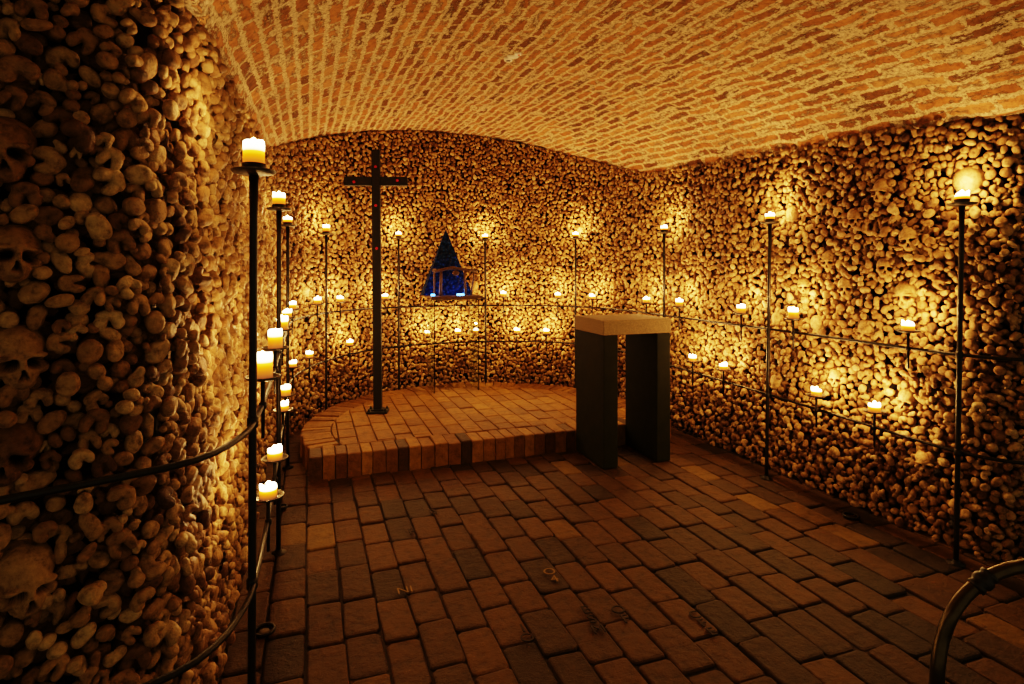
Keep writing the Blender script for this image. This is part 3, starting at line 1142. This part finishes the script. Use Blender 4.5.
DISH = dish_mesh(.068)
DISHL = dish_mesh(.060)
bm = bmesh.new()
add_lathe(bm, [(0, 0), (.030, 0), (.033, .004), (.035, .012), (.034, .016), (.0355, .020), (.036, .032), (.033, .033), (.0325, .012), (0, .010)], 32)
CUP = bm_mesh('candle_cup', bm, M_IRON, True)
bm = bmesh.new()
add_lathe(bm, [(0, 0), (.042, 0), (.043, .005), (.02, .009), (.0175, .02), (.0155, .022), (0, .022)], 28)
FLANGE = bm_mesh('floor_flange', bm, M_IRON, True)
bm = bmesh.new()
add_lathe(bm, [(0, -.018), (.016, -.018), (.0175, -.012), (.0175, .012), (.014, .018), (0, .018)], 20)
COLLAR = bm_mesh('collar', bm, M_IRON, True)
bm = bmesh.new()
add_tube(bm, [(0, 0, -.21), (0, 0, -.1), (0, 0, -.001)], [.006, .0075, .0085], 12)
STEM = bm_mesh('stem', bm, M_IRON, True)
bm = bmesh.new()
add_lathe(bm, [(0, -.012), (.011, -.012), (.0135, -.007), (.0135, .007), (.011, .012), (0, .012)], 16)
CLIP = bm_mesh('clip', bm, M_IRON, True)

# candles: (height, radius) kinds, each with its melted rim
KINDS = [(.074, .034, 0.5), (.062, .034, 1.0), (.086, .034, 0.6), (.055, .033, 1.4), (.095, .033, 0.3)]
WAX, WICKS = [], []
for k, (h, r, ro) in enumerate(KINDS):
    bm = bmesh.new()
    g = np.random.default_rng(60 + k)
    a1, a2, p1, p2 = .006 * ro, .004 * ro, g.uniform(0, 6.28), g.uniform(0, 6.28)

    def wob(a, rr, z, h=h, a1=a1, a2=a2, p1=p1, p2=p2):
        return (a1 * math.sin(a + p1) + a2 * math.sin(3 * a + p2)) if z > h * .7 else 0
    add_lathe(bm, [(0, 0), (r * .97, 0), (r, .004), (r * 1.01, h * .3), (r * .985, h * .6), (r, h * .85), (r * .97, h * .97), (r * .88, h), (r * .75, h * .96), (r * .55, h * .88), (0, h * .85)], 32, wob=wob)
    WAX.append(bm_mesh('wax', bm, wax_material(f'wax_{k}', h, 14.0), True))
    bm = bmesh.new()
    add_tube(bm, [(0, 0, h * .83), (.001, 0, h * .95), (.003, .001, h + .010)], .0013, 6)
    WICKS.append(bm_mesh('wick', bm, M_WICK))
bm = bmesh.new()
add_lathe(bm, [(0, 0), (.006, .003), (.0095, .008), (.0095, .014), (.006, .021), (.0025, .027), (0, .030)], 16)
FLAME = bm_mesh('flame', bm, M_FLAME, True)
LIGHT_W = 9.2
LD = bpy.data.lights.new('flame_light', 'POINT')
LD.energy = LIGHT_W
LD.color = (1.0, 0.555, 0.185)
LD.shadow_soft_size = 0.012
LD_LOW = LD.copy()
LD_LOW.energy = LIGHT_W * .42


def candle(loc, kind, label, power=1.0):
    h = KINDS[kind][0]
    root = empty('candle', loc, label, 'candle', 'burning candles', random.uniform(0, 6.28))
    link('wax', WAX[kind], root)
    link('wick', WICKS[kind], root)
    f = link('flame', FLAME, root, (0.002, 0, h * .86 + .004))
    f.scale = (1.15, 1.15, random.uniform(.5, .75))
    l = bpy.data.objects.new('flame_light', LD if loc[0] > .1 else LD_LOW)
    COL.objects.link(l)
    l.parent = root
    l.location = (0, 0, h * .86 + .075)
    return root


# tall poles: picture x of the top, picture y of the dish, picture x of the foot
POLES = [
    (254, 175, 251.5, 'beside the dark bone pillar', 'left wall'),
    (279, 211, 278.5, 'on the left wall, next after the pole by the bone pillar', 'left wall'),
    (288.5, 226.5, 288.5, 'at the end of the left wall, in front of the platform', 'left wall'),
    (326.5, 234, 326.5, 'behind the platform edge, left of the black cross', 'curved wall'),
    (398.5, 238, 399, 'just right of the black cross against the curved wall', 'curved wall'),
    (485, 238.5, 486, 'right of the blue tent against the curved wall', 'curved wall'),
    (575.5, 237, 575.5, 'rising behind the altar edge, curved wall', 'curved wall'),
    (664, 231, 664, 'rising behind the far side of the stone altar, right wall', 'right wall'),
    (770, 224.5, 766.5, 'in the middle of the right bone wall', 'right wall'),
    (962, 206.5, 956, 'on the right bone wall beside the curved handrail', 'right wall'),
]
CANDLE_AT = [
    'tall candle burning atop the iron pole beside the dark bone pillar',
    'candle atop the second iron pole of the left wall',
    'candle atop the last left-wall pole before the platform',
    'candle atop the iron pole left of the black cross',
    'candle atop the iron pole just right of the black cross',
    'candle atop the iron pole right of the blue tent',
    'candle atop the iron pole straight above the altar edge',
    'candle atop the iron pole past the altar, right wall',
    'candle atop the iron pole in the middle of the right bone wall',
    'candle atop the iron pole beside the handrail, big cranium behind it',
]
for k, (xt, yd, xb, desc, _) in enumerate(POLES):
    zb = 0.0
    i = rail_index(xt, yd, POLE_H, 1.0)
    p = RAIL[i]
    # foot shifted sideways by the lean seen in the photograph
    xx, yy, d = proj(p[0], p[1], 0)
    dx = (xb - xt) * d / F_PX
    foot = Vector((p[0] + dx * CS, p[1] - dx * SN, 0))
    top = Vector((p[0], p[1], POLE_H + SAG[i]))
    root = empty('candle_stand', foot, 'tall black candle pole ' + desc, 'candle stand', 'iron candle poles')
    rel = top - foot
    n = 14
    bm = bmesh.new()
    pts = [rel * (t / n) for t in range(n + 1)]
    add_tube(bm, pts, [.0125] * n + [.015], 14)
    link('pole', bm_mesh('pole', bm, M_IRON, True), root)
    link('drip_dish', DISH, root, rel + Vector((0, 0, .003)))
    link('candle_cup', CUP, root, rel + Vector((0, 0, .005)))
    link('floor_flange', FLANGE, root, (0, 0, 0))
    for z in (UP_Z, LO_Z):
        link('collar', COLLAR, root, rel * ((z + (SAG if z == UP_Z else SAG_LO)[i]) / (POLE_H + SAG[i])))
    candle(top + Vector((0, 0, .016)), 4 if k == 0 else (2 if k in (1, 3) else 1 + 2 * (k % 2) if k else 2), CANDLE_AT[k])

HOLD = [
    # upper rail
    (262, 371, 1, 4, 'tall candle on the upper rail right beside the pole at the bone pillar'),
    (271, 341, 1, 4, 'wide candle on the upper rail, second from the bone pillar'),
    (284.5, 328, 1, 2, 'candle on the upper rail, left wall, third from the bone pillar'),
    (288, 315.5, 1, 1, 'candle on the upper rail, left wall, fourth from the bone pillar'),
    (292.5, 309, 1, 0, 'small candle on the upper rail, left wall, fifth from the bone pillar'),
    (316, 302.5, 1, 0, 'candle on the upper rail close before the pole left of the cross'),
    (339, 299, 1, 1, 'candle on the upper rail between that first curved-wall pole and the black cross'),
    (384, 296, 1, 1, 'candle on the upper rail touching the right edge of the black cross'),
    (503.5, 290, 1, 0, 'candle on the upper rail right of the blue tent, curved wall'),
    (558.5, 293.5, 1, 1, 'candle on the upper rail just left of the altar'),
    (593, 296, 1, 3, 'candle on the upper rail showing directly above the altar slab, left of two'),
    (648, 300, 1, 1, 'candle on the upper rail showing directly above the altar slab, right of two'),
    (681, 303.5, 1, 0, 'candle on the upper rail just right of the altar slab'),
    (743, 306, 1, 0, 'candle on the upper rail, right wall, left of the middle pole'),
    (795, 312, 1, 2, 'candle on the upper rail, right wall, right of the middle pole'),
    (910, 329, 1, 3, 'bright low candle on the upper rail beneath the large domed skull'),
    # lower rail
    (267, 491, 0, 3, 'melted candle on the lower rail lowest by the bone pillar, over the floor bricks'),
    (272, 453, 0, 3, 'candle on the lower rail next above the lowest one, left wall'),
    (284, 407, 0, 3, 'candle on the lower rail, left wall, third from the bone pillar'),
    (288.5, 393, 0, 0, 'candle on the lower rail, left wall, fourth from the bone pillar'),
    (295.5, 369.5, 0, 3, 'candle on the lower rail, left wall, fifth from the bone pillar'),
    (308, 360, 0, 1, 'candle on the lower rail close before the pole left of the cross'),
    (348.5, 345, 0, 1, 'candle on the lower rail between the cross and the pole left of it'),
    (427, 334, 0, 1, 'candle on the lower rail under the left end of the blue tent'),
    (457.5, 333, 0, 1, 'candle on the lower rail seen through the glass table'),
    (517, 332, 0, 1, 'candle on the lower rail right of the glass table, left of two'),
    (546.5, 333.5, 0, 1, 'candle on the lower rail right of the glass table, right of two'),
    (694, 361, 0, 3, 'candle on the lower rail just right of the altar leg'),
    (725, 370, 0, 3, 'candle on the lower rail, right wall, left of the middle pole'),
    (818, 393, 0, 3, 'candle on the lower rail, right wall, right of the middle pole'),
    (877, 409, 0, 3, 'candle on the lower rail, right wall, closest to the handrail'),
]
for k, (px, py, up, kind, label) in enumerate(HOLD):
    z = UP_Z if up else LO_Z
    i = rail_index(px, py, z + .09 + .035, 0.6 if px < 300 else 0.15, not up)
    z += (SAG if up else SAG_LO)[i]
    p = RAIL[i] + RN[i] * (.004 if px < 300 else .017)
    root = empty('candle_holder', (p[0], p[1], z), label.replace('candle', 'candle dish', 1), 'candle holder', 'dishes clipped to the rails')
    link('drip_dish', DISHL, root, (0, 0, .094))
    link('stem', STEM, root, (0, 0, .092))
    link('clip', CLIP, root, (0, 0, 0))
    candle(Vector((p[0], p[1], z + .0965)), kind, label)

# ------------------------------------------------------------------ cross
cp = on_level(378, 412, PH)
CZ = PH
cross = empty('cross', (cp[0], cp[1], CZ), 'tall black metal cross standing on the brick platform', 'cross', rz=math.radians(-15))
cross.rotation_euler[1] = -.0077
TOPZ = EYE + (HORIZON - 150) / 101.4 - CZ
ARMZ = EYE + (HORIZON - 181.5) / 101.4 - CZ
bm = bmesh.new()
add_box(bm, (0, 0, (TOPZ + .02) / 2), (.080, .07, TOPZ - .02), .004)
link('upright', bm_mesh('upright', bm, M_CROSS), cross)
bm = bmesh.new()
for sx in (-1, 1):
    add_box(bm, (sx * (.040 + .133), 0, ARMZ), (.266, .066, .086), .004)
link('crossbar', bm_mesh('crossbar', bm, M_CROSS), cross)
bm = bmesh.new()
add_box(bm, (0, 0, .011), (.2, .17, .018), .004)
add_box(bm, (0, 0, .028), (.12, .10, .018), .004)
link('base_plate', bm_mesh('base_plate', bm, M_CROSS), cross)
for sx in (-1, 1):
    for sy in (-1, 1):
        bm = bmesh.new()
        add_lathe(bm, [(0, 0), (.013, 0), (.013, .012), (.007, .014), (.007, .024), (0, .025)], 6)
        link('bolt', bm_mesh('bolt', bm, M_CROSS), cross, (sx * .08, sy * .065, .02))
for (dx, z) in ((0, ARMZ + .14), (-.21, ARMZ - .01), (.21, ARMZ + .005), (0, ARMZ - .24), (.005, ARMZ - .66)):
    bm = bmesh.new()
    bmesh.ops.create_uvsphere(bm, u_segments=12, v_segments=8, radius=.013)
    bmesh.ops.scale(bm, vec=(1, .5, 1), verts=bm.verts)
    o = link('red_stud', bm_mesh('red_stud', bm, M_RED, True), cross, (dx, -.036, z))
    o['label'] = 'small red stud'

# ------------------------------------------------------------------ altar
ax0, ax1, ay0, ay1 = 2.205, 2.825, 4.05, 4.553
altar = empty('altar', ((ax0 + ax1) / 2, (ay0 + ay1) / 2, 0), 'small altar with a pale stone slab on two dark green slab legs', 'altar')
aw, ad = ax1 - ax0, ay1 - ay0
for sx in (-1, 1):
    bm = bmesh.new()
    add_box(bm, (sx * (aw / 2 - .064), 0, 1.063 / 2 + .003), (.128, ad, 1.058), .006)
    link('leg', bm_mesh('leg', bm, M_SLATE), altar)
bm = bmesh.new()
add_box(bm, (0, 0, 1.064 + .06), (aw + .012, ad + .012, .12), .007, seg=3)
link('slab', bm_mesh('slab', bm, M_STONE), altar)['label'] = 'pale grainy stone slab'

# ------------------------------------------------------------------ glass table and nativity scene
gx0, gx1, gy0, gy1, gz = 1.335, 1.865, 6.40, 6.80, 1.235
gt = empty('glass_table', ((gx0 + gx1) / 2, (gy0 + gy1) / 2, PH + .003), 'clear glass pedestal under the little stable on the brick platform', 'glass table')
gw, gd, gh = gx1 - gx0, gy1 - gy0, gz - PH
for sx in (-1, 1):
    bm = bmesh.new()
    add_box(bm, (sx * (gw / 2 - .006), 0, (gh - .012) / 2 + .002), (.010, gd, gh - .014), .001, seg=1)
    link('side_pane', bm_mesh('side_pane', bm, M_GLASS), gt)
bm = bmesh.new()
add_box(bm, (0, 0, gh - .003), (gw + .02, gd + .02, .012), .001, seg=1)
link('top_pane', bm_mesh('top_pane', bm, M_GLASS), gt)

nz0 = gz + .008
ncx, ncy = 1.605, 6.54
st = empty('nativity_stable', (ncx, ncy, nz0), 'small brown wooden open stable standing on the glass pedestal', 'nativity stable')
bm = bmesh.new()
add_box(bm, (0, .07, .022), (.60, .46, .03), .006)
add_box(bm, (0, -.155, .012), (.62, .03, .022), .005)
link('base_board', bm_mesh('base_board', bm, M_WOOD), st)


def branch(pts, r):
    bm = bmesh.new()
    add_tube(bm, pts, [r * random.uniform(.85, 1.15) for _ in pts], 10)
    return bm_mesh('branch', bm, M_WOOD, True)


for (x, y, lean) in ((-.20, -.12, .012), (-.15, .02, .0), (.10, -.12, -.008), (.20, .0, .03), (-.225, .06, 0)):
    o = link('post', branch([(x, y, .036), (x + lean * .4, y + .003, .13), (x + lean, y, .22), (x + lean * 1.1, y, .315)], .0125), st)
roof = link('roof_beam', branch([(-.265, -.125, .315), (-.18, -.125, .335), (-.05, -.125, .365), (.03, -.125, .345), (.12, -.125, .335), (.24, -.125, .325)], .017), st)
link('roof_beam', branch([(-.25, .05, .32), (-.1, .05, .345), (.05, .05, .35), (.24, .03, .33)], .014), st)
for x in (-.235, .215):
    link('roof_beam', branch([(x, -.14, .335), (x, -.05, .342), (x, .07, .337)], .010), st)
bm = bmesh.new()
add_lathe(bm, [(0, 0), (.03, .012), (.044, .035), (.035, .055), (.012, .07), (0, .072)], 12)
bmesh.ops.scale(bm, vec=(1, .5, 1), verts=bm.verts)
link('roof_ornament', bm_mesh('roof_ornament', bm, M_WOOD, True), st, (-.015, -.12, .262))

tent = empty('blue_tent', (ncx - .055, ncy + .185, nz0 + .0385), 'dark blue glittering pointed tent rising behind the wooden stable', 'tent')
bm = bmesh.new()
H, hw = .775, .29
nl, ns = 18, 8
corners = [(-1, -1), (1, -1), (1, 1), (-1, 1)]
rings = []
for a in range(nl + 1):
    t = a / nl
    w = hw * (1 - t) + .004
    dpt = .10 * (1 - t) + .004
    ring = []
    for c in range(4):
        p, q2 = corners[c], corners[(c + 1) % 4]
        for s_ in range(ns):
            f = s_ / ns
            cr = .006 * math.sin(9 * f * 3.14 + a * .5) * (1 - t)
            ring.append(bm.verts.new(((p[0] + (q2[0] - p[0]) * f) * w, (p[1] + (q2[1] - p[1]) * f) * dpt + cr + .03 * t, H * t)))
    rings.append(ring)
m4 = 4 * ns
for a, b in zip(rings, rings[1:]):
    for k in range(m4):
        bm.faces.new((a[k], a[(k + 1) % m4], b[(k + 1) % m4], b[k]))
bm.faces.new(rings[-1])
link('tent_cloth', bm_mesh('tent_cloth', bm, M_FOIL), tent)

for (dx, dy, w, lb) in ((-.275, -.10, .045, 'small glowing blue lamp outside the stable at the tent corner'), (.05, -.085, .085, 'glowing blue light bar inside the stable')):
    bm = bmesh.new()
    add_box(bm, (0, 0, .012), (w, .03, .022), .006)
    o = link('blue_lamp', bm_mesh('blue_lamp', bm, M_BLUE), None, (ncx + dx, ncy + dy, nz0 + .0385))
    tag(o, lb, 'lamp')
    ld = bpy.data.lights.new('blue_glow', 'POINT')
    ld.energy = 0.95; ld.color = (.05, .3, 1); ld.shadow_soft_size = .015
    lo = bpy.data.objects.new('blue_glow', ld); COL.objects.link(lo)
    lo.parent = o; lo.location = (0, -.005, .05)

# ------------------------------------------------------------------ curved handrail in front
hr_px = [(1024, 566, 1.50), (1003, 571, 1.50), (983, 581, 1.50), (965, 596, 1.50), (951, 616, 1.49), (942, 640, 1.49), (938, 665, 1.48), (937, 690, 1.48)]
hp = [Vector(at_depth(*a)) for a in hr_px]
right = Vector((CS, -SN, 0))
ext = [hp[0] + right * .62 + Vector((0, 0, -.06)), hp[0] + right * .5 + Vector((0, 0, .0)), hp[0] + right * .35 + Vector((0, 0, .03)), hp[0] + right * .16 + Vector((0, 0, .025))]
dn = [Vector((hp[-1].x, hp[-1].y, z)) for z in (.4, .3, .15, 0.004)]
ctrl = [Vector((ext[0].x, ext[0].y, .004)), Vector((ext[0].x, ext[0].y, .4)), *ext, *hp, *dn]


def catmull(P, n=8):
    out = []
    P = [P[0] * 2 - P[1]] + P + [P[-1] * 2 - P[-2]]
    for i in range(1, len(P) - 2):
        for k in range(n):
            t = k / n
            a, b, c, d = P[i - 1], P[i], P[i + 1], P[i + 2]
            out.append(.5 * (2 * b + (c - a) * t + (2 * a - 5 * b + 4 * c - d) * t * t + (3 * b - a - 3 * c + d) * t ** 3))
    out.append(P[-2])
    return out


hrail = empty('handrail', (dn[-1].x, dn[-1].y, 0.0), 'curved dark brass handrail with ringed joints at the picture corner', 'handrail')
base = Vector(hrail.location)
bm = bmesh.new()
add_tube(bm, [p - base for p in catmull(ctrl)], .0165, 20)
link('rail_tube', bm_mesh('rail_tube', bm, M_RAILING, True), hrail)
for (pa, pb) in ((hp[2], hp[3]), (hp[0] + right * .05, hp[0])):
    t = (pb - pa).normalized()
    bm = bmesh.new()
    prof = [(-.028, .017), (-.026, .0215), (-.018, .0215), (-.015, .019), (-.006, .0245), (.006, .0245), (.014, .019), (.018, .0225), (.026, .0225), (.029, .017)]
    add_tube(bm, [t * a for a, _ in prof], [r for _, r in prof], 20)
    link('joint_ring', bm_mesh('joint_ring', bm, M_IRON, True), hrail, pa - base)
for p in (dn[-1], ctrl[0]):
    bm = bmesh.new()
    add_lathe(bm, [(0, 0), (.05, 0), (.05, .008), (.022, .012), (.018, .03), (0, .03)], 24)
    link('foot_plate', bm_mesh('foot_plate', bm, M_IRON, True), hrail, Vector((p.x, p.y, 0.004)) - base)

# ------------------------------------------------------------------ small floor fittings and ceiling detector
for (px, py, r, lb) in ((264, 632, .048, 'round metal floor socket at the foot of the bone pillar'), (282, 508, .035, 'small round metal floor socket past the lowest candle'), (851, 517, .05, 'flat oval metal cover in the floor by the right bone wall')):
    p = on_level(px, py, 0)
    o = empty('floor_socket', (p[0], p[1], .004), lb, 'floor socket', 'metal floor sockets')
    bm = bmesh.new()
    add_lathe(bm, [(r * .72, .0), (r, .0), (r, .008), (r * .94, .012), (r * .8, .012), (r * .72, .006)], 28)
    link('rim', bm_mesh('rim', bm, M_IRON, True), o)
    bm = bmesh.new()
    add_lathe(bm, [(0, .003), (r * .3, .004), (r * .72, .001), (r * .72, -.002), (0, -.002)], 28)
    link('cover', bm_mesh('cover', bm, M_RAILING, True), o)

det = None
r_ = (513 - 512) / F_PX
dv_ = np.array([r_ * CS + SN, -r_ * SN + CS])
for t in np.linspace(1.2, 6, 2000):
    q_ = dv_ * t
    if EYE - (57.5 - HORIZON) / F_PX * t >= float(vault_z(q_[0], q_[1])) - .02:
        det = (q_[0], q_[1], t); break
dx_, dy_, dd_ = det
dz_ = float(vault_z(dx_, dy_))
sd = empty('smoke_detector', (dx_, dy_, dz_), 'small white detector with grey lens and red mark on the brick vault', 'detector', rz=-YAW)
bm = bmesh.new()
add_lathe(bm, [(0, 0), (.036, 0), (.036, -.014), (.030, -.026), (0, -.028)], 28)
bmesh.ops.scale(bm, vec=(1.25, .8, 1), verts=bm.verts)
link('housing', bm_mesh('housing', bm, M_WHITE, True), sd, (0, 0, .004))
bm = bmesh.new()
add_lathe(bm, [(0, .0), (.033, .0), (.033, -.018), (.028, -.028), (.021, -.028), (.021, -.022), (0, -.022)], 28)
h2 = link('sensor_ring', bm_mesh('sensor_ring', bm, M_WHITE, True), sd, (-.035, .06, .004))
bm = bmesh.new()
add_lathe(bm, [(0, -.022), (.021, -.022), (.018, -.026), (0, -.029)], 24)
link('lens', bm_mesh('lens', bm, M_LENS, True), h2)['label'] = 'grey lens'
bm = bmesh.new()
add_box(bm, (0, 0, -.010), (.05, .045, .028), .004)
h3 = link('junction_box', bm_mesh('junction_box', bm, M_WHITE), sd, (.035, -.06, 0))
bm = bmesh.new()
add_box(bm, (.007, 0, -.0245), (.016, .02, .003), .001)
add_box(bm, (.007, .0225, -.010), (.016, .003, .015), .001)
link('red_mark', bm_mesh('red_mark', bm, M_REDST), h3)

# ------------------------------------------------------------------ world and view
w = bpy.data.worlds.new('world')
scene.world = w
w.use_nodes = True
bg = w.node_tree.nodes['Background']
bg.inputs[0].default_value = (1.0, .76, .36, 1)
bg.inputs[1].default_value = 0.28
scene.view_settings.view_transform = 'Filmic'
scene.view_settings.look = 'High Contrast'
scene.view_settings.exposure = 0.12
scene.cycles.use_light_tree = True
print('BONES', nB, 'singles', int(single.sum()), 'min single px', float(np.sqrt(area[order[N_SINGLE - 1]])))
